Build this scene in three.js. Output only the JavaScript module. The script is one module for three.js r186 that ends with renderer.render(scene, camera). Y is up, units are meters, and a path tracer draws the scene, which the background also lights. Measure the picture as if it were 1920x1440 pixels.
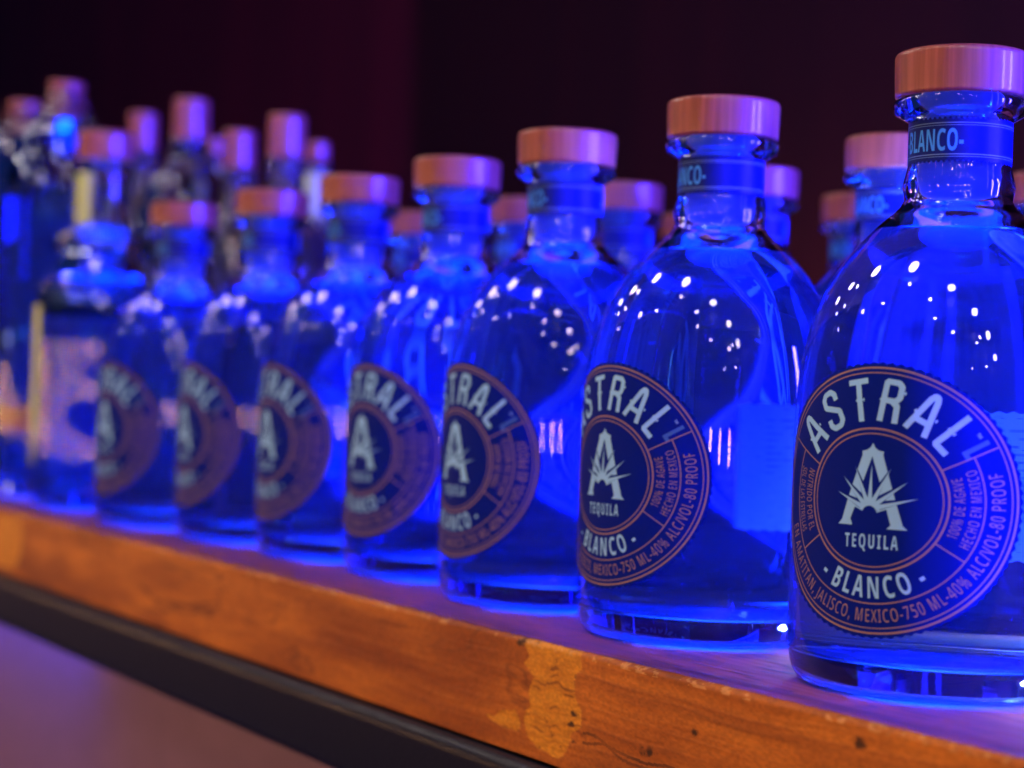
import * as THREE from 'three';
import { mergeGeometries } from 'three/addons/utils/BufferGeometryUtils.js';
import { RoundedBoxGeometry } from 'three/addons/geometries/RoundedBoxGeometry.js';
import { RectAreaLightUniformsLib } from 'three/addons/lights/RectAreaLightUniformsLib.js';
RectAreaLightUniformsLib.init();

// ---------------------------------------------------------------- camera, light, exposure
const S = 1.1;                                        // height of the shelf top above the floor
const scene = new THREE.Scene();
scene.background = new THREE.Color().setRGB(0.005, 0.013, 0.085);   // the dim bar room around
const camera = new THREE.PerspectiveCamera(2 * Math.atan(720 / 3605) * 180 / Math.PI, 4 / 3, 0.02, 30);
{
  const phi = Math.atan(2100 / 3605), pitch = Math.atan(27.5 / 3605);
  camera.position.set(0.4567, S + 0.0868, 0.4308);
  camera.lookAt(camera.position.x - Math.cos(phi), camera.position.y + Math.tan(pitch), camera.position.z - Math.sin(phi));
  camera.rotateZ(2 * Math.PI / 180);
  camera.focus = 0.625;
  camera.userData.fStop = camera.getFocalLength() / 1000 / 0.0087;    // a 9 mm wide aperture
}
const renderer = new THREE.WebGLRenderer();
renderer.toneMapping = THREE.LinearToneMapping;
renderer.toneMappingExposure = 1;
renderer.shadowMap.enabled = true;

const LED_BLUE = [0.0006, 0.042, 1.0], WASH_BLUE = [0.022, 0.016, 1.0], WARM = [1.0, 0.5, 0.2], GLOBE = [1.0, 0.83, 0.68];
const PUCK_AREA = 420, PUCK_GLOW = 420, WASH = 620, LED_AREA = 200, LED_GLOW = 200, PENDANT_GLOW = 34, CANDLE_GLOW = 130;

// ---------------------------------------------------------------- helpers
let seed = 7;
const rnd = () => { seed = (seed * 1664525 + 1013904223) >>> 0; return seed / 4294967296; };
const taken = {};
const numbered = (n) => { taken[n] = (taken[n] ?? -1) + 1; return taken[n] ? n + '_' + String(taken[n]).padStart(3, '0') : n; };
function part(name, geometry, material, parent, label) {
  const m = new THREE.Mesh(geometry, material); m.name = name; m.castShadow = m.receiveShadow = true;
  if (label) m.userData.label = label;
  parent.add(m); return m;
}
function thing(name, label, category, [x, y, z], group) {
  const g = new THREE.Group(); g.name = numbered(name); g.position.set(x, y, z); g.userData = { label, category };
  if (group) g.userData.group = group;
  scene.add(g); return g;
}
function structure(name, [x, y, z] = [0, 0, 0]) {
  const g = new THREE.Group(); g.name = name; g.position.set(x, y, z); g.userData.kind = 'structure'; scene.add(g); return g;
}
// a smooth run through [r, h] points; a third entry of 1 marks a corner
function smooth(points, step = 0.0012) {
  const out = []; let run = [];
  const flush = () => {
    if (run.length < 2) return;
    const c = new THREE.CatmullRomCurve3(run.map((p) => new THREE.Vector3(p[0], p[1], 0)), false, 'centripetal');
    const n = Math.max(2, Math.min(90, Math.ceil(c.getLength() / step)));
    const q = c.getSpacedPoints(n).map((p) => [Math.max(0, p.x), p.y]);
    out.push(...(out.length ? q.slice(1) : q));
  };
  for (const p of points) { run.push(p); if (p[2]) { flush(); run = [p]; } }
  flush(); return out;
}
// surface of revolution; the face looks to the right of the path (outwards when the path runs up); flip turns it round
function revolve(path, { segments = 96, flip = false, start = 0, length = Math.PI * 2 } = {}) {
  const n = path.length, pos = [], nor = [], uv = [], idx = [];
  let along = 0; const L = [0];
  for (let i = 1; i < n; i++) L.push(along += Math.hypot(path[i][0] - path[i - 1][0], path[i][1] - path[i - 1][1]));
  for (let i = 0; i < n; i++) {
    const a = path[Math.max(0, i - 1)], b = path[Math.min(n - 1, i + 1)];
    let nr = b[1] - a[1], nh = -(b[0] - a[0]); const l = Math.hypot(nr, nh) || 1; nr /= l; nh /= l;
    if (flip) { nr = -nr; nh = -nh; }
    for (let j = 0; j <= segments; j++) {
      const t = start + length * j / segments, s = Math.sin(t), c = Math.cos(t);
      pos.push(path[i][0] * s, path[i][1], path[i][0] * c); nor.push(nr * s, nh, nr * c); uv.push(j / segments, L[i] / along);
    }
  }
  const w = segments + 1;
  for (let i = 0; i < n - 1; i++) for (let j = 0; j < segments; j++) {
    const a = i * w + j, b = a + 1, d = a + w, e = d + 1;
    if (flip) idx.push(a, d, b, b, d, e); else idx.push(a, b, d, b, e, d);
  }
  const g = new THREE.BufferGeometry();
  g.setAttribute('position', new THREE.Float32BufferAttribute(pos, 3)); g.setAttribute('normal', new THREE.Float32BufferAttribute(nor, 3));
  g.setAttribute('uv', new THREE.Float32BufferAttribute(uv, 2)); g.setIndex(idx); return g;
}
const hash = (x, y) => { const v = Math.sin(x * 127.1 + y * 311.7) * 43758.5453; return v - Math.floor(v); };
function noise(x, y) {
  const i = Math.floor(x), j = Math.floor(y), u = x - i, v = y - j, a = u * u * (3 - 2 * u), b = v * v * (3 - 2 * v);
  return (hash(i, j) * (1 - a) + hash(i + 1, j) * a) * (1 - b) + (hash(i, j + 1) * (1 - a) + hash(i + 1, j + 1) * a) * b;
}
const fbm = (x, y) => noise(x, y) * 0.5 + noise(x * 2.1 + 5, y * 2.1) * 0.27 + noise(x * 4.3, y * 4.3 + 9) * 0.15 + noise(x * 9.1, y * 9.1) * 0.08;
const mixc = (a, b, t) => [a[0] + (b[0] - a[0]) * t, a[1] + (b[1] - a[1]) * t, a[2] + (b[2] - a[2]) * t];
function texture(w, h, at, srgb = true) {              // at(u, v) gives [r, g, b] in 0..255, v upwards
  const d = new Uint8Array(w * h * 4);
  for (let y = 0; y < h; y++) for (let x = 0; x < w; x++) {
    const c = at((x + 0.5) / w, (y + 0.5) / h), o = (y * w + x) * 4;
    for (let k = 0; k < 3; k++) d[o + k] = Math.max(0, Math.min(255, c[k] ?? c[0])); d[o + 3] = 255;
  }
  const t = new THREE.DataTexture(d, w, h); t.magFilter = THREE.LinearFilter; t.wrapS = t.wrapT = THREE.RepeatWrapping;
  if (srgb) t.colorSpace = THREE.SRGBColorSpace; t.needsUpdate = true; return t;
}
function canvasTexture(w, h, draw) {
  const c = document.createElement('canvas'); c.width = w; c.height = h; const x = c.getContext('2d'); draw(x, w, h);
  const t = new THREE.CanvasTexture(c); t.colorSpace = THREE.SRGBColorSpace; return t;
}
const lin = (r, g, b) => new THREE.Color().setRGB(r, g, b);
const std = (o) => new THREE.MeshStandardMaterial(o), phys = (o) => new THREE.MeshPhysicalMaterial(o);

// ---------------------------------------------------------------- the setting: shelf, trim, panel, walls
const FRONT = 0.072, THICK = 0.042, X0 = -2.6, X1 = 0.7;
{
  // varnished plank: front face with figure, knots, cracks and bare yellow patches
  const X2U = (x) => (x - X0) / (X1 - X0);
  const patches = [                                     // outlines (x, depth below the top edge) of chipped varnish, metres
    [[-0.1455, 0.000], [-0.106, 0.000], [-0.104, 0.006], [-0.109, 0.010], [-0.108, 0.016], [-0.1035, 0.020], [-0.103, 0.026], [-0.108, 0.029], [-0.112, 0.035], [-0.118, 0.039], [-0.132, 0.038], [-0.140, 0.034], [-0.1425, 0.028], [-0.138, 0.024], [-0.139, 0.018], [-0.136, 0.013], [-0.1435, 0.009], [-0.141, 0.005]],
    [[-0.169, 0.0325], [-0.158, 0.0285], [-0.148, 0.027], [-0.1445, 0.031], [-0.146, 0.0345], [-0.156, 0.0345]],
    [[-0.848, 0.003], [-0.792, 0.003], [-0.786, 0.012], [-0.790, 0.024], [-0.795, 0.034], [-0.806, 0.037], [-0.850, 0.038], [-0.856, 0.020]],
  ];
  const inside = (p, x, y) => { let r = false; for (let i = 0, j = p.length - 1; i < p.length; j = i++) if ((p[i][1] > y) !== (p[j][1] > y) && x < (p[j][0] - p[i][0]) * (y - p[i][1]) / (p[j][1] - p[i][1]) + p[i][0]) r = !r; return r; };
  const knots = [[0.042, 0.0065, 0.0020], [-0.062, 0.027, 0.0026], [-0.037, 0.0165, 0.0013], [-0.146, 0.0015, 0.0020], [-0.108, 0.022, 0.0013], [-0.1095, 0.0255, 0.0012], [-0.108, 0.0315, 0.0010]];
  const fw = 2048, fh = 128, ax0 = -1.0, ax1 = 0.36;    // the detailed face covers what the photo sees
  const grainAt = (x, y) => {                           // x along, y across, metres
    const bend = 0.006 * fbm(x * 9, y * 20) + 0.010 * fbm(x * 3.1 + 4, 2);
    let g = 0.55 * noise(x * 14, (y + bend) * 330) + 0.45 * noise(x * 45 + 7, (y + bend) * 900);
    return g;
  };
  const face = texture(fw, fh, (u, v) => {
    const x = ax0 + u * (ax1 - ax0), d = (1 - v) * THICK;
    const wob = 0.0016 * (fbm(x * 160, d * 160) - 0.5) * 2 + 0.0008 * (noise(x * 900, d * 900) - 0.5);
    let c = mixc([128, 58, 12], [192, 108, 28], Math.min(1, Math.max(0, (fbm(x * 11 + 3, d * 60 + 1) - 0.5) * 1.9 + 0.5)));
    const near = Math.min(1, Math.max(0, (x + 0.11) / 0.02));                   // right of the patch the grain lies open
    const g = grainAt(x, d + x * 0.012);
    c = mixc(c, [104, 46, 14], (0.2 + 0.35 * near) * Math.max(0, g - 0.42) * 2);
    const crack = Math.abs(fbm(x * 7 + 20, 3) * 0.05 + x * 0.02 - d + 0.002);
    const crack2 = Math.abs(fbm(x * 9 + 2, 8) * 0.04 + 0.010 + x * 0.03 - d);
    if (near > 0.4 && (crack < 0.0005 || crack2 < 0.0005)) c = mixc(c, [58, 24, 8], 0.75 * noise(x * 60, d * 200));
    const swirl = fbm(x * 13 + 2 * noise(x * 9, d * 30), d * 55);                                            // dark figure lines left of the patch
    if (near < 0.5) c = mixc(c, [84, 34, 8], Math.max(0, 1 - Math.abs(swirl - 0.47) * 38) * 0.85 * noise(x * 24 + 3, d * 40));
    for (const p of patches) if (inside(p, x + wob, d + wob * 0.8)) {
      c = mixc([214, 142, 32], [188, 114, 22], fbm(x * 200, d * 420));
      const line = noise(x * 90 + 40, d * 900 + 2 * noise(x * 200, 1)); c = mixc(c, [168, 96, 18], Math.max(0, line - 0.55) * 1.6); if (line > 0.86 || fbm(x * 260, d * 260) > 0.74) c = mixc(c, [120, 66, 16], 0.6);
    }
    for (const [kx, kd, kr] of knots) { const r = Math.hypot((x - kx) * 0.7, (d - kd) * 1.3) / kr + (fbm(x * 420, d * 420) - 0.5) * 2.4; if (r < 1.2) c = mixc(c, [52, 24, 8], Math.min(0.9, (1.2 - r) * 1.1)); }
    if (d < 0.0022 && noise(x * 180, 4) > 0.55 && fbm(x * 400, d * 900) > 0.55) c = mixc(c, [206, 150, 96], 0.6);   // worn arris
    const f = 0.9 + 0.2 * noise(x * 700, d * 1500); return [c[0] * f, c[1] * f, c[2] * f];
  });
  const faceBump = texture(1024, 128, (u, v) => { const x = ax0 + u * (ax1 - ax0), d = (1 - v) * THICK; const g = grainAt(x, d + x * 0.012); const p = patches.some((q) => inside(q, x, d)) ? -40 : 0; return [128 + (g - 0.5) * 90 + (fbm(x * 300, d * 300) - 0.5) * 70 + p]; }, false);
  const topT = texture(2048, 256, (u, v) => {
    const x = ax0 + u * (ax1 - ax0), z = v * 0.45;
    const g = 0.5 * noise(x * 16, z * 420 + 3 * fbm(x * 5, z * 9)) + 0.5 * noise(x * 60, z * 1300);
    let c = mixc([164, 78, 42], [112, 46, 24], g * 0.9 + 0.25 * fbm(x * 8, z * 30) - 0.1);
    if (noise(x * 90, z * 900) > 0.80) c = mixc(c, [70, 28, 14], 0.7); c = mixc(c, [74, 30, 16], Math.max(0, fbm(x * 26 + 8, z * 120) - 0.5) * 2.2); if (noise(x * 400, z * 700) > 0.93) c = mixc(c, [196, 120, 76], 0.4);
    return c;
  });
  const topBump = texture(1024, 256, (u, v) => { const x = ax0 + u * (ax1 - ax0), z = v * 0.45; return [255 * (0.5 * noise(x * 16, z * 420 + 3 * fbm(x * 5, z * 9)) + 0.5 * noise(x * 80, z * 1500))]; }, false);
  const shelf = structure('shelf', [0, S, 0]);
  const DEPTH = 0.50;
  const mFace = phys({ map: face, bumpMap: faceBump, bumpScale: 0.0006, roughness: 0.55, specularIntensity: 0.45 });
  const mTop = std({ map: topT, bumpMap: topBump, bumpScale: 0.0004, roughness: 0.5 });
  // plank section with a worn, rounded front arris, run along x
  const sec = [[-DEPTH, 0], [FRONT - 0.0025, 0], [FRONT - 0.0009, -0.0006], [FRONT, -0.0022], [FRONT, -THICK], [-DEPTH, -THICK]];
  const strip = (list, uvOf, name, mat) => {
    const pos = [], uv = [], idx = []; const nx = 240;
    for (let i = 0; i <= nx; i++) { const x = X0 + (X1 - X0) * i / nx, dz = name === 'plank_edge' ? 0.0007 * (fbm(x * 30, 1) - 0.5) : 0; for (const [z, y] of list) { pos.push(x, y, z + dz); uv.push(...uvOf(x, y, z)); } }
    const m = list.length; for (let i = 0; i < nx; i++) for (let j = 0; j < m - 1; j++) { const a = i * m + j, b = a + 1, c = a + m, d = c + 1; idx.push(a, b, c, b, d, c); }
    const g = new THREE.BufferGeometry(); g.setAttribute('position', new THREE.Float32BufferAttribute(pos, 3)); g.setAttribute('uv', new THREE.Float32BufferAttribute(uv, 2)); g.setIndex(idx); g.computeVertexNormals();
    return part(name, g, mat, shelf);
  };
  const U = (x) => (x - ax0) / (ax1 - ax0);
  const SLOT = [-0.0632, -0.0515], SD = 0.012;           // recess for the light channel behind the front row
  strip([[SLOT[1], -SD], [SLOT[1], 0], sec[1]], (x, y, z) => [U(x), (FRONT - z - y) / 0.45 % 1.3], 'plank_top', mTop);
  strip([[-DEPTH, 0], [SLOT[0], 0], [SLOT[0], -SD]], (x, y, z) => [U(x), (FRONT - z - y) / 0.45 % 1.3], 'plank_top', mTop);
  strip([[SLOT[0], -SD], [SLOT[1], -SD]], (x, y, z) => [U(x), (FRONT - z) / 0.45 % 1.3], 'plank_groove', mTop);
  strip(sec.slice(1, 5), (x, y) => [U(x), Math.min(0.999, Math.max(0.001, 1 + y / THICK))], 'plank_edge', mFace);
  strip([sec[4], sec[5]], (x, y, z) => [U(x), (FRONT - z) / 0.45], 'plank_underside', mTop);
  // black moulded trim below the plank, rounded along its upper edge
  const tr = new THREE.Shape(); const tf = FRONT + 0.006, tt = -THICK - 0.0012, tb = -0.0752;
  tr.moveTo(0.02, tt); tr.lineTo(tf - 0.006, tt); tr.absarc(tf - 0.006, tt - 0.006, 0.006, Math.PI / 2, 0, true);
  tr.lineTo(tf, tb + 0.004); tr.absarc(tf - 0.004, tb + 0.004, 0.004, 0, -Math.PI / 2, true); tr.lineTo(0.02, tb); tr.closePath();
  const tg = new THREE.ExtrudeGeometry(tr, { depth: X1 - X0, bevelEnabled: false, curveSegments: 10 });
  tg.rotateY(Math.PI / 2); tg.scale(1, 1, -1);           // shape x becomes +z, extrusion runs along x
  { const ix = tg.index, p = tg.attributes.position; if (ix) for (let i = 0; i < ix.count; i += 3) { const a = ix.getX(i); ix.setX(i, ix.getX(i + 1)); ix.setX(i + 1, a); } else { for (let i = 0; i < p.count; i += 3) for (const at of [p, tg.attributes.uv]) for (let k = 0; k < at.itemSize; k++) { const q = at.array[i * at.itemSize + k]; at.array[i * at.itemSize + k] = at.array[(i + 1) * at.itemSize + k]; at.array[(i + 1) * at.itemSize + k] = q; } } }
  tg.computeVertexNormals(); tg.translate(X0, 0, 0);
  const grit = texture(256, 256, (u, v) => [128 + 110 * (noise(u * 180, v * 180) - 0.5) + 60 * (noise(u * 60, v * 60) - 0.5)], false); grit.repeat.set(12, 12);
  part('edge_trim', tg, phys({ color: lin(0.006, 0.007, 0.016), roughness: 0.33, specularIntensity: 0.3, bumpMap: grit, bumpScale: 0.00025 }), shelf);
  // painted panel of the bar under the trim
  const panel = structure('bar_panel', [0, S - 0.0752 - 0.5, 0]);
  const scuff = texture(512, 256, (u, v) => { const f = 128 + 22 * (fbm(u * 9, v * 5) - 0.5) + 8 * (noise(u * 200, v * 90) - 0.5); return [f * 1.08, f * 0.84, f]; });
  const pg = new THREE.BoxGeometry(X1 - X0, 1.0 - 0.006, 0.02); pg.translate((X0 + X1) / 2, 0, 0.012);
  part('panel_board', pg, std({ map: scuff, roughness: 0.5 }), panel);
  // far wall of dark red panelling behind the bottles
  const wall = structure('back_wall', [0, 0, -1.6]);
  const red = texture(512, 512, (u, v) => mixc([50, 14, 24], [34, 8, 18], fbm(u * 60, v * 4)));
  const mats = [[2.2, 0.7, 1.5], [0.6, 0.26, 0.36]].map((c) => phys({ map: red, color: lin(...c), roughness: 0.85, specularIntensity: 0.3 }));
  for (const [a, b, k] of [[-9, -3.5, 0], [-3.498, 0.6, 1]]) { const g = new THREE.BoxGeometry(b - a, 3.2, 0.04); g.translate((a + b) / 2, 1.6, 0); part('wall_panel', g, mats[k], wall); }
}

// ---------------------------------------------------------------- materials of the bottles
const GLASS = phys({ color: 0xffffff, roughness: 0.0, transmission: 1, thickness: 0.003, ior: 1.5, attenuationColor: lin(0.30, 0.56, 1), attenuationDistance: 0.09 });  // colourless glass; blue tint added to make up for weak LED glow
const LIQUID = phys({ color: lin(0.42, 0.64, 1), roughness: 0, transmission: 0.955, thickness: 0.05, ior: 1.5 / 1.36 });  // clear liquor; bluish colour and film stand in for LED glow
const LIQUID_TOP = phys({ color: 0xffffff, roughness: 0, transmission: 1, thickness: 0.05, ior: 1.36 });
const woodCap = (tone) => texture(512, 128, (u, v) => {
  const g = noise(u * 90 + tone * 17, v * 2.2) * 0.6 + noise(u * 320, v * 5 + tone) * 0.4;
  return mixc([166, 84, 72], [122, 54, 44], g * 0.95 + 0.3 * (fbm(u * 8 + tone, v * 2) - 0.5));
});
const CAPS = [0, 1, 2].map((k) => phys({ map: woodCap(k), roughness: 0.42, clearcoat: 0.5, clearcoatRoughness: 0.12 }));
const GLOW_TINTED_SHANK = phys({ color: lin(0.03, 0.14, 0.8), roughness: 1, transmission: 0.5, thickness: 0 });   // milky plastic; the LED glow in the neck is put in as blue colour

// ---------------------------------------------------------------- printed labels
const NAVY = '#051a7c', PALE = '#8cc0ee', COPPER = '#98776f';
function arcText(x, text, r, mid, size, { narrow = 0.62, gap = 1.0, inwards = false, color = COPPER, weight = 'bold' } = {}) {
  // letters along a circle; mid is the angle (degrees, counter-clockwise from +x) of the middle; inwards: read from inside at the bottom
  x.save(); x.fillStyle = color; x.font = `${weight} ${size}px sans-serif`; x.textAlign = 'center'; x.textBaseline = 'middle';
  const w = [...text].map((ch) => x.measureText(ch).width * narrow * gap + size * 0.02), total = w.reduce((a, b) => a + b, 0);
  let run = -total / 2;
  [...text].forEach((ch, i) => {
    const s = run + w[i] / 2; run += w[i];
    const a = mid * Math.PI / 180 + (inwards ? s / r : -s / r);
    x.save(); x.translate(Math.cos(a) * r, -Math.sin(a) * r); x.rotate(inwards ? -Math.PI / 2 - a : Math.PI / 2 - a); x.scale(narrow, 1); x.fillText(ch, 0, 0); x.restore();
  });
  x.restore();
}
const GLYPH = {                                         // strokes in a box 0..w by 0..1 (down), with the little spurs on the stems
  A: [0.56, [[[0.05, 1], [0.2, 0.17], [0.25, 0.07], [0.31, 0.07], [0.36, 0.17], [0.51, 1]], [[0.13, 0.70], [0.43, 0.70]]], [[0.03, 0.55], [0.53, 0.55]]],
  S: [0.50, [[[0.43, 0.32], [0.43, 0.17], [0.34, 0.07], [0.16, 0.07], [0.07, 0.17], [0.07, 0.36], [0.43, 0.60], [0.43, 0.83], [0.34, 0.93], [0.16, 0.93], [0.07, 0.83], [0.07, 0.68]]], []],
  T: [0.50, [[[0.0, 0.07], [0.5, 0.07]], [[0.25, 0.07], [0.25, 1]]], [[0.165, 0.5], [0.335, 0.5]]],
  R: [0.50, [[[0.08, 1], [0.08, 0.07], [0.35, 0.07], [0.43, 0.15], [0.43, 0.40], [0.35, 0.50], [0.08, 0.50]], [[0.26, 0.50], [0.40, 0.60], [0.42, 1]]], [[0.0, 0.5], [0.51, 0.28]]],
  L: [0.42, [[[0.08, 0], [0.08, 0.93], [0.42, 0.93]]], [[0.0, 0.5], [0.16, 0.5]]],
};
function glyph(x, ch, r0, r1, deg) {
  const [w, strokes, spurs] = GLYPH[ch], h = r1 - r0, a = deg * Math.PI / 180;
  x.save(); x.rotate(Math.PI / 2 - a); x.translate(0, -r1); x.scale(h, h); x.translate(-w / 2, 0);
  x.strokeStyle = x.fillStyle = PALE; x.lineWidth = 0.135; x.lineJoin = 'bevel'; x.lineCap = 'butt';
  for (const s of strokes) { x.beginPath(); s.forEach(([p, q], i) => (i ? x.lineTo(p, q) : x.moveTo(p, q))); x.stroke(); }
  for (const [p, q] of spurs) { x.beginPath(); x.moveTo(p - 0.02, q); x.lineTo(p + 0.02, q - 0.05); x.lineTo(p + 0.045, q); x.lineTo(p + 0.02, q + 0.05); x.closePath(); x.fill(); }
  x.restore();
}
const frontPrint = canvasTexture(1536, 1536, (x, w) => {
  x.fillStyle = NAVY; x.fillRect(0, 0, w, w);
  for (let i = 0; i < 5000; i++) { x.fillStyle = `rgba(${rnd() < 0.5 ? '255,255,255' : '0,0,0'},0.035)`; x.fillRect(rnd() * w, rnd() * w, 2 + rnd() * 5, 1 + rnd() * 2); }
  x.translate(w / 2, w / 2); x.scale(w / 2 / 1.02, w / 2 / 1.02);    // label radius is 1
  const ring = (r, lw, a0 = 0, a1 = 360) => { x.strokeStyle = COPPER; x.lineWidth = lw; x.beginPath(); x.arc(0, 0, r, -a0 * Math.PI / 180, -a1 * Math.PI / 180, true); x.stroke(); };
  ring(0.958, 0.013); ring(0.922, 0.008); ring(0.517, 0.013); ring(0.481, 0.008);
  ring(0.745, 0.009, 153, 387);
  for (const d of [27, -33, 153, 213]) { const a = d * Math.PI / 180, e = d === 27 || d === 153 ? 0.922 : 0.745; x.strokeStyle = COPPER; x.lineWidth = 0.009; x.beginPath(); x.moveTo(Math.cos(a) * 0.517, -Math.sin(a) * 0.517); x.lineTo(Math.cos(a) * e, -Math.sin(a) * e); x.stroke(); }
  [['A', 139], ['S', 119], ['T', 99.5], ['R', 81], ['A', 61], ['L', 42]].forEach(([c, d]) => glyph(x, c, 0.572, 0.885, d));
  x.save(); x.scale(1 / 1000, 1 / 1000);                 // text is set at a thousand units
  arcText(x, '™', 838, 35.3, 66, { color: '#7fa6cc', narrow: 0.8 });
  x.fillStyle = '#3d62a8'; x.save(); x.rotate(-31 * Math.PI / 180); x.fillRect(690, -16, 190, 32); x.fillRect(690, -16, 34, 62); x.restore();
  arcText(x, '- BLANCO -', 632, 270, 218, { narrow: 0.60, gap: 1.12, inwards: true, color: PALE });
  arcText(x, 'EN AMATITAN, JALISCO, MEXICO-750 ML-40% ALC/VOL-80 PROOF', 833, 286, 128, { narrow: 0.60, gap: 1.10, inwards: true, weight: 'normal' });
  arcText(x, '100% DE AGAVE', 585, 357, 96, { narrow: 0.58, gap: 1.04, inwards: true, weight: 'normal' });
  arcText(x, 'HECHO EN MEXICO', 688, 357, 96, { narrow: 0.60, gap: 1.10, inwards: true, weight: 'normal' });
  arcText(x, 'NUTRIDO POR EL', 585, 183, 96, { narrow: 0.58, gap: 1.02, inwards: true, weight: 'normal' });
  arcText(x, 'SOL DE LAS ESTRELLAS', 688, 183, 90, { narrow: 0.50, gap: 1.0, inwards: true, weight: 'normal' });
  x.fillStyle = PALE; x.font = 'bold 138px sans-serif'; x.textAlign = 'center'; x.textBaseline = 'middle';
  { let t = 'TEQUILA', n = 0.56, ws = [...t].map((c) => x.measureText(c).width * n + 12), run = -ws.reduce((a, b) => a + b, 0) / 2; [...t].forEach((c, i) => { x.save(); x.translate(run + ws[i] / 2, 300); x.scale(n, 1); x.fillText(c, 0, 0); x.restore(); run += ws[i]; }); }
  x.restore();
  // the big letter with a plant's spikes
  x.save(); x.scale(0.63 / 1000, 0.63 / 1000); x.translate(-570, -765);
  const poly = (p, c) => { x.fillStyle = c; x.beginPath(); p.forEach(([a, b], i) => (i ? x.lineTo(a, b) : x.moveTo(a, b))); x.closePath(); x.fill(); };
  poly([[570, 110], [600, 165], [640, 195], [697, 205], [692, 250], [862, 830], [927, 1040], [978, 1086], [750, 1086], [795, 1040], [745, 862], [640, 905], [500, 905], [375, 852], [322, 990], [345, 1045], [345, 1062], [165, 1062], [215, 1000], [275, 790], [450, 250], [445, 205], [505, 190], [545, 160]], PALE);
  poly([[567, 262], [672, 590], [590, 760], [520, 760], [455, 590]], NAVY);
  const tips = [[140, 685], [215, 505], [365, 380], [567, 350], [785, 390], [972, 535], [1087, 720]];
  for (const [k, c] of [[1, NAVY], [0, PALE]]) tips.forEach(([tx, ty], i) => {
    if (k && i === 3) return;
    const bx = 480 + i * 24, by = 850 - 46 * Math.sin(Math.PI * i / 6), dx = tx - bx, dy = ty - by, l = Math.hypot(dx, dy), ox = -dy / l, oy = dx / l;
    const side = i < 3 ? 1 : -1, wd = k ? 56 : 30, sh = k ? side * 18 : 0;
    poly([[bx + ox * (wd + sh), by + oy * (wd + sh)], [tx + ox * (k ? side * 6 : 0), ty + oy * (k ? side * 6 : 0)], [bx - ox * (wd - sh), by - oy * (wd - sh)]], c);
  });
  x.fillStyle = PALE; x.beginPath(); x.arc(552, 880, 118, Math.PI, 0); x.fill();
  x.fillStyle = NAVY; x.beginPath(); x.arc(552, 915, 84, 0, Math.PI * 2); x.fill(); x.fillRect(468, 905, 168, 60);
  x.restore();
});
const neckPrint = canvasTexture(2048, 256, (x, w, h) => {
  x.fillStyle = '#061a6c'; x.fillRect(0, 0, w, h);
  for (const [y, t] of [[34, 5], [48, 3], [206, 5], [220, 3]]) { x.fillStyle = '#5f7fae'; x.fillRect(0, y, w, t); }
  for (const cx of [512, 1536]) {
    x.fillStyle = '#3a8ae4'; x.textAlign = 'center'; x.textBaseline = 'middle'; x.font = 'bold 166px sans-serif'; x.save(); x.translate(cx - 62, 130); x.scale(0.62, 1); x.fillText('-BLANCO-', 0, 0); x.restore();
    x.fillStyle = '#56708f'; x.font = 'bold 26px sans-serif'; x.fillText('100% DE AGAVE', cx + 512 - (cx > 1000 ? 1024 : 0), 104); x.fillText('TEQUILA', cx + 512 - (cx > 1000 ? 1024 : 0), 138); x.fillText('750 ML', cx + 512 - (cx > 1000 ? 1024 : 0), 170);
  }
});
const backPrint = canvasTexture(512, 512, (x, w, h) => {
  x.fillStyle = '#e9ebee'; x.fillRect(0, 0, w, h); x.fillStyle = '#39465f';
  for (let i = 0; i < 260; i++) x.fillRect(rnd() * w, rnd() * h, 1 + rnd() * 6, 1 + rnd() * 2);
  for (let i = 0; i < 9; i++) for (let k = 40; k < 470; k += 8 + rnd() * 26) { x.fillStyle = 'rgba(60,72,96,0.35)'; x.fillRect(k, 60 + i * 26, 5 + rnd() * 16, 9); }
  for (let i = 0; i < 900; i++) { x.fillStyle = `rgba(90,100,120,${0.05 + rnd() * 0.12})`; x.fillRect(rnd() * w, rnd() * h, 2 + rnd() * 22, 1 + rnd() * 3); }
});
const FRONT_PRINT = phys({ map: frontPrint, roughness: 0.55, specularIntensity: 0.06 });
const NECK_PRINT = phys({ map: neckPrint, roughness: 0.35, specularIntensity: 0.2 });
const BACK_PRINT = phys({ map: backPrint, roughness: 1, transmission: 0.6, thickness: 0 });

// ---------------------------------------------------------------- the tequila bottle
const OUTER = smooth([
  [0, 0.0052], [0.02, 0.0046], [0.034, 0.0028], [0.0415, 0.0006], [0.0437, 0.0002], [0.0458, 0.0008], [0.0478, 0.0036], [0.0490, 0.0090], [0.0495, 0.016], [0.0496, 0.040],
  [0.0496, 0.070], [0.0493, 0.085], [0.0486, 0.0960], [0.0473, 0.1050], [0.0448, 0.1155], [0.0415, 0.1242], [0.0371, 0.1317], [0.0322, 0.1382], [0.0268, 0.1442], [0.0217, 0.1490], [0.0184, 0.1520], [0.0171, 0.1543],
  [0.0170, 0.1550], [0.0179, 0.1558], [0.0172, 0.1567], [0.0181, 0.1576], [0.0181, 0.1584], [0.0172, 0.1592], [0.0179, 0.1602], [0.0168, 0.1612], [0.0173, 0.1622], [0.0165, 0.1634], [0.0162, 0.1646], [0.0162, 0.1650], [0.0161, 0.1720], [0.0161, 0.1795],
  [0.0168, 0.1803], [0.0190, 0.1812], [0.0208, 0.1824], [0.0213, 0.1832], [0.0211, 0.1837], [0.0216, 0.1846], [0.0216, 0.1852], [0.0212, 0.1858], [0.0213, 0.1864], [0.0205, 0.1868, 1], [0.0140, 0.1868, 1],
]);
const LEVEL = 0.1437;
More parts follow.
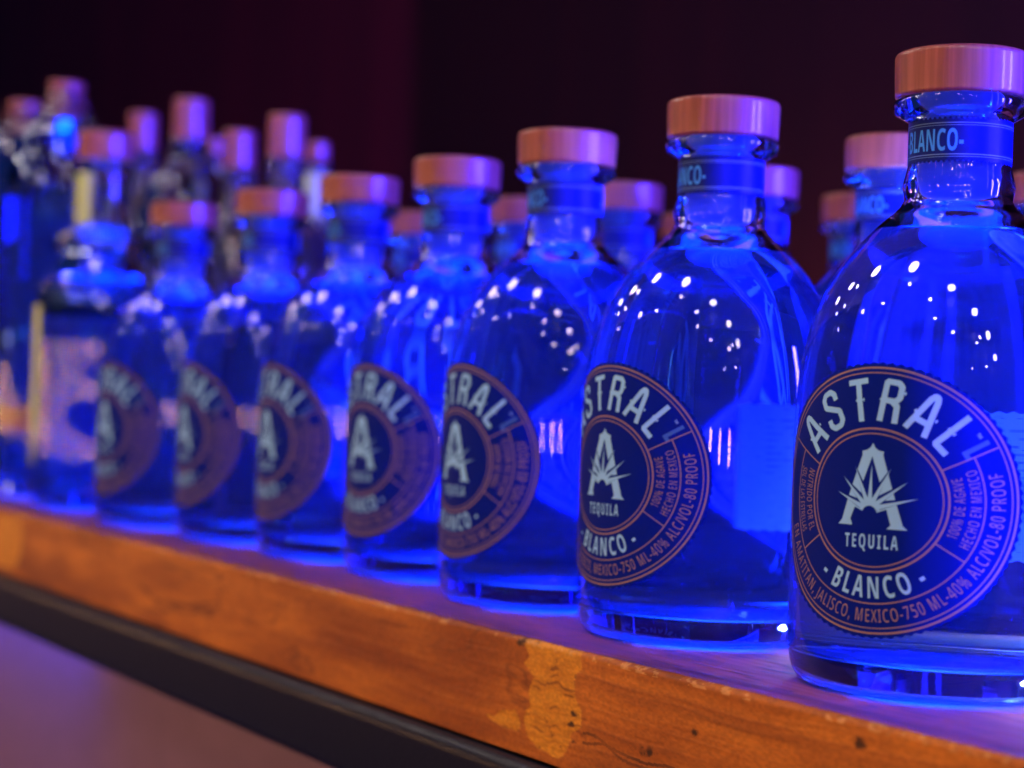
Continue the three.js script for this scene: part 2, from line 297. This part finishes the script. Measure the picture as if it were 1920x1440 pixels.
const INNER = smooth([                                   // from the bottom of the inside up to the mouth
  [0, 0.0115], [0.02, 0.0108], [0.036, 0.0098], [0.0425, 0.0106], [0.0452, 0.0140], [0.0460, 0.0200], [0.0461, 0.045], [0.0461, 0.072], [0.0457, 0.0875], [0.0446, 0.0990], [0.0425, 0.1085], [0.0392, 0.1178], [0.0350, 0.1260], [0.0300, 0.1330], [0.0240, LEVEL, 1],
  [0.0186, 0.1483], [0.0152, 0.1518], [0.0141, 0.1550], [0.0138, 0.1600], [0.0137, 0.1700], [0.0137, 0.1850], [0.0140, 0.1868],
]);
const cut = INNER.findIndex((p) => Math.abs(p[1] - LEVEL) < 1e-9 && Math.abs(p[0] - 0.024) < 1e-6);
const glassGeo = revolve([...OUTER, ...INNER.slice(cut).reverse().slice(1)], { segments: 128 });
const liquidGeo = revolve(INNER.slice(0, cut + 1), { segments: 128, flip: true });
const levelGeo = revolve([[0.024, LEVEL], [0.0234, LEVEL - 0.0006], [0.0225, LEVEL - 0.0008], [0.012, LEVEL - 0.0009], [0, LEVEL - 0.0009]], { segments: 128 });
const outerR = (h) => { for (let i = 1; i < OUTER.length; i++) if (OUTER[i][1] >= h && OUTER[i - 1][1] < h && OUTER[i][0] > 0.01 && i > 20) { const t = (h - OUTER[i - 1][1]) / (OUTER[i][1] - OUTER[i - 1][1]); return OUTER[i - 1][0] + t * (OUTER[i][0] - OUTER[i - 1][0]); } return 0.0495; };
// paper on the curved wall: grid of (s across, h up) points with thickness; the rim is pinked
function paper(rows, thick, single) {                           // rows: arrays of [s, h, u, v], all of one length
  const pos = [], uv = [], idx = [], n = rows[0].length, N = rows.length * n;
  for (const lift of single ? [thick] : [thick, 0.00004]) for (const row of rows) for (const [s, h, u, v] of row) { const R0 = 0.0495, r = outerR(h) + lift, a = s / R0; pos.push(Math.sin(a) * r, h, Math.cos(a) * r); uv.push(u, v); }
  for (let i = 0; i < rows.length - 1; i++) for (let j = 0; j < n - 1; j++) { const a = i * n + j, b = a + 1, c = a + n, d = c + 1; idx.push(a, c, b, b, c, d); if (!single) idx.push(N + a, N + b, N + c, N + b, N + d, N + c); }
  const g = new THREE.BufferGeometry(); g.setAttribute('position', new THREE.Float32BufferAttribute(pos, 3)); g.setAttribute('uv', new THREE.Float32BufferAttribute(uv, 2)); g.setIndex(idx); g.computeVertexNormals(); return g;
}
const LR = 0.0415, LH = 0.0600;
const frontGeo = (() => {
  const rows = [], M = 368;
  for (let i = 0; i <= 26; i++) { const row = []; for (let j = 0; j <= M; j++) { const t = -2 * Math.PI * j / M, rim = 1 - (j % 4 === 0 ? 0.016 : j % 4 === 2 ? 0 : 0.008), r = LR * (i / 26) * (i === 26 ? rim : 0.99 * (i / 26 < 1 ? 1 : 1)); const s = Math.cos(t) * r, h = Math.sin(t) * r; row.push([s * 1.1, LH + h, 0.5 + s / LR / 2.04, 0.5 + h / LR / 2.04]); } rows.push(row); }
  return paper(rows, 0.0002);
})();
const backGeo = (() => {
  const rows = [], W = 0.080, H0 = 0.0385, H1 = 0.0870, NV = 64, NU = 64;
  for (let i = 0; i <= NV; i++) { const row = []; for (let j = 0; j <= NU; j++) { let s = -W / 2 + W * j / NU, h = H0 + (H1 - H0) * i / NV; if (j === 0 || j === NU) s += (i % 2 ? 0.0011 : 0) * (j ? -1 : 1); if (i === 0 || i === NV) h += (j % 2 ? 0.0009 : 0) * (i ? -1 : 1); row.push([-s, h, j / NU, i / NV]); } rows.push(row); }
  const g = paper(rows.map((r) => r.slice().reverse()), 0.00018, true); g.rotateY(Math.PI); return g;
})();
const neckGeo = (() => {
  const pos = [], uv = [], idx = [], n = 240, r = 0.01635, hs = [0.1652, 0.1664, 0.1783, 0.1795];
  hs.forEach((h, i) => { for (let j = 0; j <= n; j++) { const a = 2 * Math.PI * j / n, o = (i === 0 ? 1 : i === 3 ? -1 : 0) * (j % 4 < 2 ? 0.0006 : 0); pos.push(Math.sin(a) * r, h + o, Math.cos(a) * r); uv.push(j / n - 0.25, (h + o - 0.1650) / 0.0147); } });
  for (let i = 0; i < 3; i++) for (let j = 0; j < n; j++) { const a = i * (n + 1) + j, b = a + 1, c = a + n + 1, d = c + 1; idx.push(a, b, c, b, d, c); }
  const g = new THREE.BufferGeometry(); g.setAttribute('position', new THREE.Float32BufferAttribute(pos, 3)); g.setAttribute('uv', new THREE.Float32BufferAttribute(uv, 2)); g.setIndex(idx); g.computeVertexNormals(); return g;
})();
neckPrint.wrapS = THREE.RepeatWrapping;
const capGeo = revolve(smooth([[0, 0.1870], [0.0195, 0.1870, 1], [0.0205, 0.1872], [0.0210, 0.1879, 1], [0.02125, 0.1950], [0.0213, 0.2000, 1], [0.0209, 0.2010], [0.0198, 0.2016], [0.018, 0.2018, 1], [0, 0.2018]], 0.0006), { segments: 96 });
const corkGeo = revolve(smooth([[0, 0.1535], [0.005, 0.1538], [0.0095, 0.1550], [0.0121, 0.1575], [0.0128, 0.1600, 1], [0.0133, 0.1612], [0.0128, 0.1624, 1], [0.0128, 0.1640, 1], [0.0133, 0.1652], [0.0128, 0.1664, 1], [0.0130, 0.1800], [0.0133, 0.1869]], 0.002), { segments: 48 });

function tequilaBottle([x, z], turn, label, k) {
  const b = thing('tequila_bottle', label, 'bottle', [x, S + 0.0002, z], 'clear tequila bottles with wooden stoppers');
  b.rotation.y = turn * Math.PI / 180;
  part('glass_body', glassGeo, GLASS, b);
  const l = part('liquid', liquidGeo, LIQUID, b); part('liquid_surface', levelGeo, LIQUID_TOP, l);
  part('front_label', frontGeo, FRONT_PRINT, b, 'round navy label with copper rings and pale lettering');
  part('back_label', backGeo, BACK_PRINT, b, 'white rectangular back label with pinked edges');
  part('neck_label', neckGeo, NECK_PRINT, b, 'navy paper neck band with pale blue lettering');
  const c = part('stopper', capGeo, CAPS[k % 3], b, 'turned light wood stopper'); c.rotation.y = k * 1.3; part('shank', corkGeo, GLOW_TINTED_SHANK, c, 'milky plastic shank inside the bottle neck, coloured blue in place of LED glow');
  return b;
}
// front row, from the nearest; turn: how far the label looks away from straight across the shelf edge (+ towards the camera)
tequilaBottle([-0.0035, 0.0000], 20, 'nearest and largest clear tequila bottle, cut off by the right edge', 0);
tequilaBottle([-0.1338, -0.0018], 2, 'clear tequila bottle second from the right, in sharp focus, white back label glowing through it', 1);
tequilaBottle([-0.2489, -0.0037], -1, 'clear tequila bottle third from the right in the front row, slightly soft', 2);
tequilaBottle([-0.3668, -0.0140], 6, 'clear tequila bottle fourth from the right, middle of the front row', 0);
tequilaBottle([-0.4724, -0.0125], 1, 'blurred clear tequila bottle third from the left among the round-labelled front row', 1);
tequilaBottle([-0.5800, -0.0080], 0, 'blurred clear tequila bottle second from the left among the round-labelled front row', 2);
tequilaBottle([-0.6940, 0.0030], 6, 'most blurred clear tequila bottle, leftmost of the round-labelled front row', 0);
// second row
tequilaBottle([-0.1623, -0.1130], 8, 'clear tequila bottle of the second row directly behind the nearest bottle', 1);
tequilaBottle([-0.2898, -0.1360], -12, 'tequila bottle of the second row peeking out right of the second bottle from the right', 2);
tequilaBottle([-0.3943, -0.1290], -20, 'tequila bottle of the second row peeking out between the second and third front bottles', 0);
tequilaBottle([-0.5011, -0.1320], 14, 'tequila bottle of the second row peeking out between the third and fourth front bottles', 1);
tequilaBottle([-0.6262, -0.1300], -8, 'tequila bottle of the second row peeking out between the fourth and fifth front bottles', 2);
// third row
tequilaBottle([-0.2043, -0.2477], 20, 'tequila bottle of the third row, its stopper just showing at the right edge', 0);
tequilaBottle([-0.3420, -0.2480], 5, 'third row tequila bottle, a sliver behind the second row bottle nearest the camera', 1);
tequilaBottle([-0.5000, -0.2520], 5, 'tequila bottle of the third row, a sliver left of the sharp bottle second from right', 2);

// ---------------------------------------------------------------- the other bottles at the far end of the shelf
function otherBottle({ name = 'liquor_bottle', at: [x, z], h, r, neck, stopH, stopR, label, k = 0, glass = GLASS, full = 0.6, band, strip, neckBand, flange, turn = 0 }) {
  const b = thing(name, label, 'bottle', [x, S + 0.0002, z], 'assorted bottles at the far end of the shelf'); b.rotation.y = turn;
  const top = h - stopH, sh = flange ? flange - 0.02 : top - (neck ?? 0.06);
  const out = flange ? [[0, 0.004], [r * 0.8, 0.001], [r * 0.92, 0.0006], [r, 0.008], [r, sh * 0.5], [r, sh - 0.03], [r * 0.93, sh - 0.012], [r * 0.72, sh], [r * 0.6, sh + 0.006], [r * 0.62, sh + 0.011], [r * 0.74, sh + 0.014], [r * 0.78, sh + 0.02], [r * 0.72, sh + 0.027], [r * 0.48, sh + 0.032], [stopR * 0.95, sh + 0.045], [stopR * 0.93, top - 0.008], [stopR, top - 0.004], [stopR * 0.96, top, 1], [stopR * 0.55, top, 1]]
    : [[0, 0.004], [r * 0.8, 0.001], [r * 0.92, 0.0006], [r, 0.008], [r, sh * 0.5], [r, sh - 0.02], [r * 0.93, sh], [r * 0.7, sh + 0.02], [r * 0.42, sh + 0.034], [stopR * 1.0, sh + 0.05], [stopR * 0.95, top - 0.012], [stopR * 1.15, top - 0.008], [stopR * 1.15, top - 0.002], [stopR * 1.08, top, 1], [stopR * 0.6, top, 1]];
  const path = smooth(out, 0.003), t = 0.0032, inn = path.filter((p) => p[0] > 0.02).map((p) => [p[0] - t, p[1]]).filter((p) => p[1] > 0.01 && p[1] < sh * full);
  const lv = sh * full, ri = r - t;
  part('glass_body', revolve([...path, [stopR * 0.55, top - 0.01], [stopR * 0.55, sh + 0.05], [ri * 0.4, sh + 0.03], [ri * 0.7, sh + 0.012], [ri, sh - 0.03], [ri, lv]], { segments: 64 }), glass, b);
  const l = part('liquid', revolve([[0, 0.012], [ri * 0.9, 0.011], [ri, 0.02], [ri, lv]], { segments: 64, flip: true }), LIQUID, b);
  part('liquid_surface', revolve([[ri, lv], [0, lv]], { segments: 64 }), LIQUID_TOP, l);
  const c = part('stopper', revolve(smooth([[0, top + 0.0004], [stopR * 0.96, top + 0.0004, 1], [stopR, top + 0.002, 1], [stopR, h - 0.002, 1], [stopR * 0.94, h, 1], [0, h]], 0.002), { segments: 48 }), CAPS[k % 3], b); c.rotation.y = k;
  if (band) part('body_label', revolve([[r + 0.0004, band[0]], [r + 0.0004, band[1]]], { segments: 48, start: -0.9, length: 1.8 }), band[2], b);
  if (strip) { const p = part('strip_label', revolve([[r + 0.0006, strip[0]], [r + 0.0006, strip[1]]], { segments: 16, start: strip[2], length: strip[3] }), strip[4], b, 'narrow upright lime strip label'); part('added_dark_ply', revolve([[r + 0.0002, strip[0]], [r + 0.0002, strip[1]]], { segments: 16, start: strip[2], length: strip[3], flip: true }), BACKING, p); }  // dark ply added so the lit strip does not show pale through the glass
  if (neckBand) part('neck_label', revolve([[neckBand[2], neckBand[0]], [neckBand[2], neckBand[1]]], { segments: 40, start: neckBand[3] ?? 0, length: neckBand[4] ?? Math.PI * 2 }), LIME, b, 'lime green paper on the neck');
  return b;
}
const BACKING = std({ color: lin(0.01, 0.015, 0.05), roughness: 0.7 }), LIME = std({ color: lin(0.45, 0.55, 0.16), roughness: 0.5 }), CREAM = std({ color: lin(0.6, 0.5, 0.34), roughness: 0.6 }), RUST = std({ color: lin(0.45, 0.13, 0.07), roughness: 0.6 });
const SMOKE = phys({ color: 0xffffff, roughness: 0.02, transmission: 0.98, thickness: 0.003, ior: 1.5, attenuationColor: lin(0.25, 0.16, 0.10), attenuationDistance: 0.02 });
otherBottle({ at: [-0.857, 0.002], h: 0.263, r: 0.0452, flange: 0.183, stopH: 0.02, stopR: 0.0202, k: 0, full: 0.97, strip: [0.03, 0.14, -0.10, 0.28, LIME], neckBand: [0.197, 0.233, 0.0200, -0.5, 1.3], label: 'flanged clear bottle with tall neck and lime strip label beside the leftmost tequila bottle' });
otherBottle({ at: [-0.975, -0.004], h: 0.314, r: 0.043, neck: 0.022, stopH: 0.034, stopR: 0.0135, k: 1, full: 0.9, band: [0.050, 0.068, RUST], label: 'tallest clear bottle with wooden stopper at the left edge' });
otherBottle({ at: [-1.085, -0.004], h: 0.312, r: 0.043, neck: 0.024, stopH: 0.030, stopR: 0.0135, k: 2, full: 0.85, label: 'tall clear bottle with round wooden stopper cut off by the left edge' });
otherBottle({ at: [-0.735, -0.150], h: 0.225, r: 0.036, neck: 0.06, stopH: 0.02, stopR: 0.013, k: 2, glass: SMOKE, label: 'small smoky bottle behind the leftmost tequila bottles' });
otherBottle({ at: [-0.846, -0.130], h: 0.288, r: 0.036, neck: 0.07, stopH: 0.032, stopR: 0.0135, k: 1, glass: SMOKE, label: 'smoky bottle at the back, rightmost of the four wooden stoppers at upper left' });
otherBottle({ at: [-0.938, -0.130], h: 0.286, r: 0.036, neck: 0.07, stopH: 0.030, stopR: 0.0125, k: 0, glass: SMOKE, label: 'smoky bottle at the back, second from right of the four wooden stoppers at upper left' });
otherBottle({ at: [-1.045, -0.130], h: 0.323, r: 0.040, neck: 0.05, stopH: 0.034, stopR: 0.0145, k: 2, label: 'clear bottle at the back, tallest of the four wooden stoppers at upper left' });
otherBottle({ at: [-1.162, -0.130], h: 0.325, r: 0.036, neck: 0.07, stopH: 0.034, stopR: 0.0125, k: 1, glass: SMOKE, label: 'smoky bottle at the back, leftmost of the four wooden stoppers at upper left' });

otherBottle({ at: [-0.995, -0.222], h: 0.292, r: 0.030, neck: 0.085, stopH: 0.016, stopR: 0.0095, k: 0, glass: SMOKE, neckBand: [0.222, 0.266, 0.0106], label: 'slim smoky bottle with lime neck paper behind the fifth stopper from the right' });
otherBottle({ at: [-1.225, -0.222], h: 0.318, r: 0.030, neck: 0.085, stopH: 0.016, stopR: 0.0095, k: 1, glass: SMOKE, neckBand: [0.240, 0.290, 0.0106], label: 'slim smoky bottle with lime neck paper between the far wooden stoppers' });

// ---------------------------------------------------------------- lamps
// blue LED channel let into the shelf behind the front row
{
  const a = -1.6, b = 0.5, z = -0.05735, w = 0.0112;
  const t = thing('led_strip', 'blue LED channel let into the shelf behind the front row of bottles', 'light strip', [0, S - 0.0119, z]);
  const g = new THREE.BoxGeometry(b - a, 0.004, w); g.translate((a + b) / 2, 0.0021, 0);
  part('led_diffuser', g, std({ color: 0xffffff, emissive: lin(...LED_BLUE), emissiveIntensity: LED_GLOW, roughness: 0.6 }), t);
  const chip = new THREE.BoxGeometry(0.005, 0.0012, 0.005), hot = std({ color: 0xffffff, emissive: lin(0.3, 0.45, 1), emissiveIntensity: 16000 });
  for (const x of [-0.160, -0.128, -0.072, 0.048]) part('led_chip', chip, hot, t).position.set(x, 0.0052, 0);
  const l = new THREE.RectAreaLight(lin(...LED_BLUE), LED_AREA, b - a, w); l.position.set((a + b) / 2, S - 0.0068, z); l.lookAt((a + b) / 2, S + 1, z); scene.add(l);
}
// three bright LED dots on the shelf by the nearest bottles' feet
{
  const dome = new THREE.SphereGeometry(0.0028, 16, 8, 0, Math.PI * 2, 0, Math.PI / 2), board = new THREE.BoxGeometry(0.009, 0.0008, 0.009);
  const hot = std({ color: 0xffffff, emissive: lin(0.3, 0.45, 1), emissiveIntensity: 600 }), hotter = std({ color: 0xffffff, emissive: lin(0.45, 0.6, 1), emissiveIntensity: 4000 }), white = std({ color: lin(0.7, 0.7, 0.7), roughness: 0.5 });
  [[-0.0705, -0.010, 'between the two nearest bottles'], [0.0570, 0.006, 'right of the nearest bottle'], [-0.121, -0.081, 'behind the second bottle from the right']].forEach(([x, z, where]) => {
    const t = thing('led_dot', `tiny white-blue LED dot on the shelf ${where}`, 'light', [x, S + 0.0002, z], 'LED dots on the shelf');
    const k = z < -0.05 ? 6 : 1;
    part('dot_board', board, white, t).position.y = 0.0004; part('led_dome', dome, k > 1 ? hotter : hot, t).position.y = 0.0009;
    const l = new THREE.PointLight(lin(0.3, 0.45, 1), 0.003 * k); l.position.set(x, S + 0.0022, z); l.shadow.radius = 0.1; l.castShadow = true; scene.add(l);
  });
}
// a flat blue LED puck under the hollow of every front bottle
{
  const puck = new THREE.CylinderGeometry(0.033, 0.034, 0.0008, 40), lens = new THREE.CylinderGeometry(0.031, 0.031, 0.0005, 40);
  const white = std({ color: lin(0.7, 0.7, 0.7), roughness: 0.5 }), glow = std({ color: 0xffffff, emissive: lin(...LED_BLUE), emissiveIntensity: PUCK_GLOW });
  const under = ['nearest bottle', 'second bottle from the right', 'third bottle from the right', 'fourth bottle from the right', 'fifth bottle from the right', 'sixth bottle from the right', 'leftmost round-labelled bottle', 'flanged bottle at the left', 'tallest bottle at the left edge'];
  [[-0.0035, 0], [-0.1338, -0.0018], [-0.2489, -0.0037], [-0.3668, -0.0140], [-0.4724, -0.0125], [-0.58, -0.008], [-0.694, 0.003], [-0.857, 0.002], [-0.975, -0.004]].forEach(([x, z], i) => {
    const t = thing('led_puck', `blue glowing LED puck under the ${under[i]}`, 'light', [x, S + 0.0002, z], 'LED pucks under the front bottles');
    part('puck_base', puck, white, t).position.y = 0.0004; part('led_lens', lens, glow, t).position.y = 0.0011;
    const l = new THREE.RectAreaLight(lin(...LED_BLUE), PUCK_AREA, 0.042, 0.042); l.position.set(x, S + 0.0018, z); l.lookAt(x, S + 1, z); scene.add(l);
  });
}
// unseen blue tubes added off to the right to tint the stoppers' right sides
{
  const g = new THREE.CylinderGeometry(0.03, 0.03, 1.0, 24), f = new THREE.CylinderGeometry(0.07, 0.08, 0.03, 24), glow = std({ color: 0xffffff, emissive: lin(...WASH_BLUE), emissiveIntensity: WASH }), black = std({ color: lin(0.02, 0.02, 0.02), roughness: 0.5 });
  [[1.35, -0.75], [0.95, -0.95]].forEach(([x, z], i) => {
    const t = thing('added_wash_light', ['added unseen blue upright LED tube right of the shelf, nearer the front', 'added unseen blue upright LED tube right of the shelf, nearer the back wall'][i], 'lamp', [x, S - 0.4, z], 'added blue wash tubes');
    part('led_tube', g, glow, t).position.y = 0.53; part('lamp_foot', f, black, t).position.y = 0.015;
    const l = new THREE.RectAreaLight(lin(...WASH_BLUE), WASH, 0.06, 1.0); const d = new THREE.Vector3(-0.3 - x, 0, -z).normalize(); l.position.set(x + d.x * 0.032, S + 0.13, z + d.z * 0.032); l.lookAt(-0.3, S + 0.13, 0); scene.add(l);
  });
}
// blue LED tape under the trim further along
{
  const a = -2.2, b = -0.78;
  const t = thing('led_strip', 'blue LED tape hidden under the shelf trim at the lower left', 'light strip', [0, S - 0.0752, 0.05]);
  const g = new THREE.BoxGeometry(b - a, 0.002, 0.008); g.translate((a + b) / 2, -0.0012, 0); part('tape', g, std({ color: 0x000000, emissive: lin(...LED_BLUE), emissiveIntensity: 14 }), t);
  const l = new THREE.RectAreaLight(lin(...LED_BLUE), 14, b - a, 0.008); l.position.set((a + b) / 2, S - 0.0752 - 0.004, 0.05); l.lookAt((a + b) / 2, 0, 0.05); scene.add(l);
}
// pendant globes in a row above the bar
const globe = new THREE.SphereGeometry(0.07, 32, 20), rod = new THREE.CylinderGeometry(0.004, 0.004, 0.5, 10), capG = new THREE.CylinderGeometry(0.018, 0.024, 0.03, 20);
const mGlobe = std({ color: 0xffffff, emissive: lin(...GLOBE), emissiveIntensity: PENDANT_GLOW }), mBrass = std({ color: lin(0.3, 0.2, 0.09), metalness: 1, roughness: 0.35 });
[[-2.6, 0.62], [-1.75, 0.6], [-0.95, 0.6], [-0.2, 0.58], [0.55, 0.6], [1.3, 0.62], [2.1, 0.6], [3.0, 0.62]].forEach(([x, z], i) => {
  const words = ['first', 'second', 'third', 'fourth', 'fifth', 'sixth', 'seventh', 'eighth'][i];
  const p = thing('pendant_lamp', `${words} white globe pendant from the left, hanging above the bar in front of the shelf`, 'lamp', [x, S + 1.25, z], 'globe pendants above the bar');
  part('lamp_globe', globe, mGlobe, p); part('lamp_rod', rod, mBrass, p).position.y = 0.345; part('lamp_cap', capG, mBrass, p).position.y = 0.08;
  const l = new THREE.PointLight(lin(...GLOBE), 0.02); l.position.set(x, S + 1.25, z); l.castShadow = true; l.shadow.radius = 2; scene.add(l);
});
// a string of small bulbs across the ceiling
const bulb = new THREE.SphereGeometry(0.022, 20, 14), socket = new THREE.CylinderGeometry(0.012, 0.012, 0.04, 12), mBulb = std({ color: 0xffffff, emissive: lin(...GLOBE), emissiveIntensity: 110 });
for (let i = 0; i < 14; i++) {
  const x = -2.6 + i * 0.42, z = 1.0 + 0.35 * Math.sin(i * 1.7), y = S + 1.05 + 0.12 * Math.cos(i * 2.3);
  const p = thing('string_bulb', `${['first', 'second', 'third', 'fourth', 'fifth', 'sixth', 'seventh', 'eighth', 'ninth', 'tenth', 'eleventh', 'twelfth', 'thirteenth', 'fourteenth'][i]} small round bulb from the left on the string of lights`, 'bulb', [x, y, z], 'bulbs of the light string');
  part('bulb_glass', bulb, mBulb, p); part('bulb_socket', socket, mBrass, p).position.y = 0.038;
}
// a low warm lamp at the back wall, hidden behind the bottles
{
  const at = [-2.0, S + 0.12, -1.3], p = thing('wall_lamp', 'low warm lamp near the back wall, hidden behind the bottles', 'lamp', at);
  part('lamp_globe', bulb, std({ color: 0xffffff, emissive: lin(...WARM), emissiveIntensity: 12 }), p); part('lamp_socket', socket, mBrass, p).position.y = -0.038;
  const l = new THREE.PointLight(lin(1, 0.36, 0.16), 0.45); l.position.set(...at); l.castShadow = true; scene.add(l);
}
// slim warm table lamps across the room
const tube = new THREE.CylinderGeometry(0.012, 0.012, 0.12, 20), foot = new THREE.CylinderGeometry(0.03, 0.035, 0.015, 24), mTube = std({ color: 0xffffff, emissive: lin(...WARM), emissiveIntensity: CANDLE_GLOW });
[[160, 2.4], [140, 2.2], [120, 2.5], [100, 2.2], [82, 2.4], [62, 2.4], [48, 2.6], [38, 2.4], [30, 2.7], [22, 2.5]].forEach(([deg, far], i) => {
  const x = -0.13 + far * Math.cos(deg * Math.PI / 180), z = far * Math.sin(deg * Math.PI / 180);
  const words = ['first', 'second', 'third', 'fourth', 'fifth', 'sixth', 'seventh', 'eighth', 'ninth', 'tenth'][i];
  const p = thing('table_lamp', `${words} slim warm tube lamp from the left, standing across the bar room`, 'lamp', [x, S - 0.02, z], 'warm tube lamps across the room');
  part('lamp_tube', tube, mTube, p).position.y = 0.1; part('lamp_foot', foot, mBrass, p).position.y = 0.0075;
  const l = new THREE.PointLight(lin(...WARM), deg > 130 ? 0.2 : deg > 70 ? 0.95 : 0.05); l.position.set(x, S + 0.08, z); l.castShadow = true; l.shadow.radius = 0.5; scene.add(l);
});

renderer.render(scene, camera);
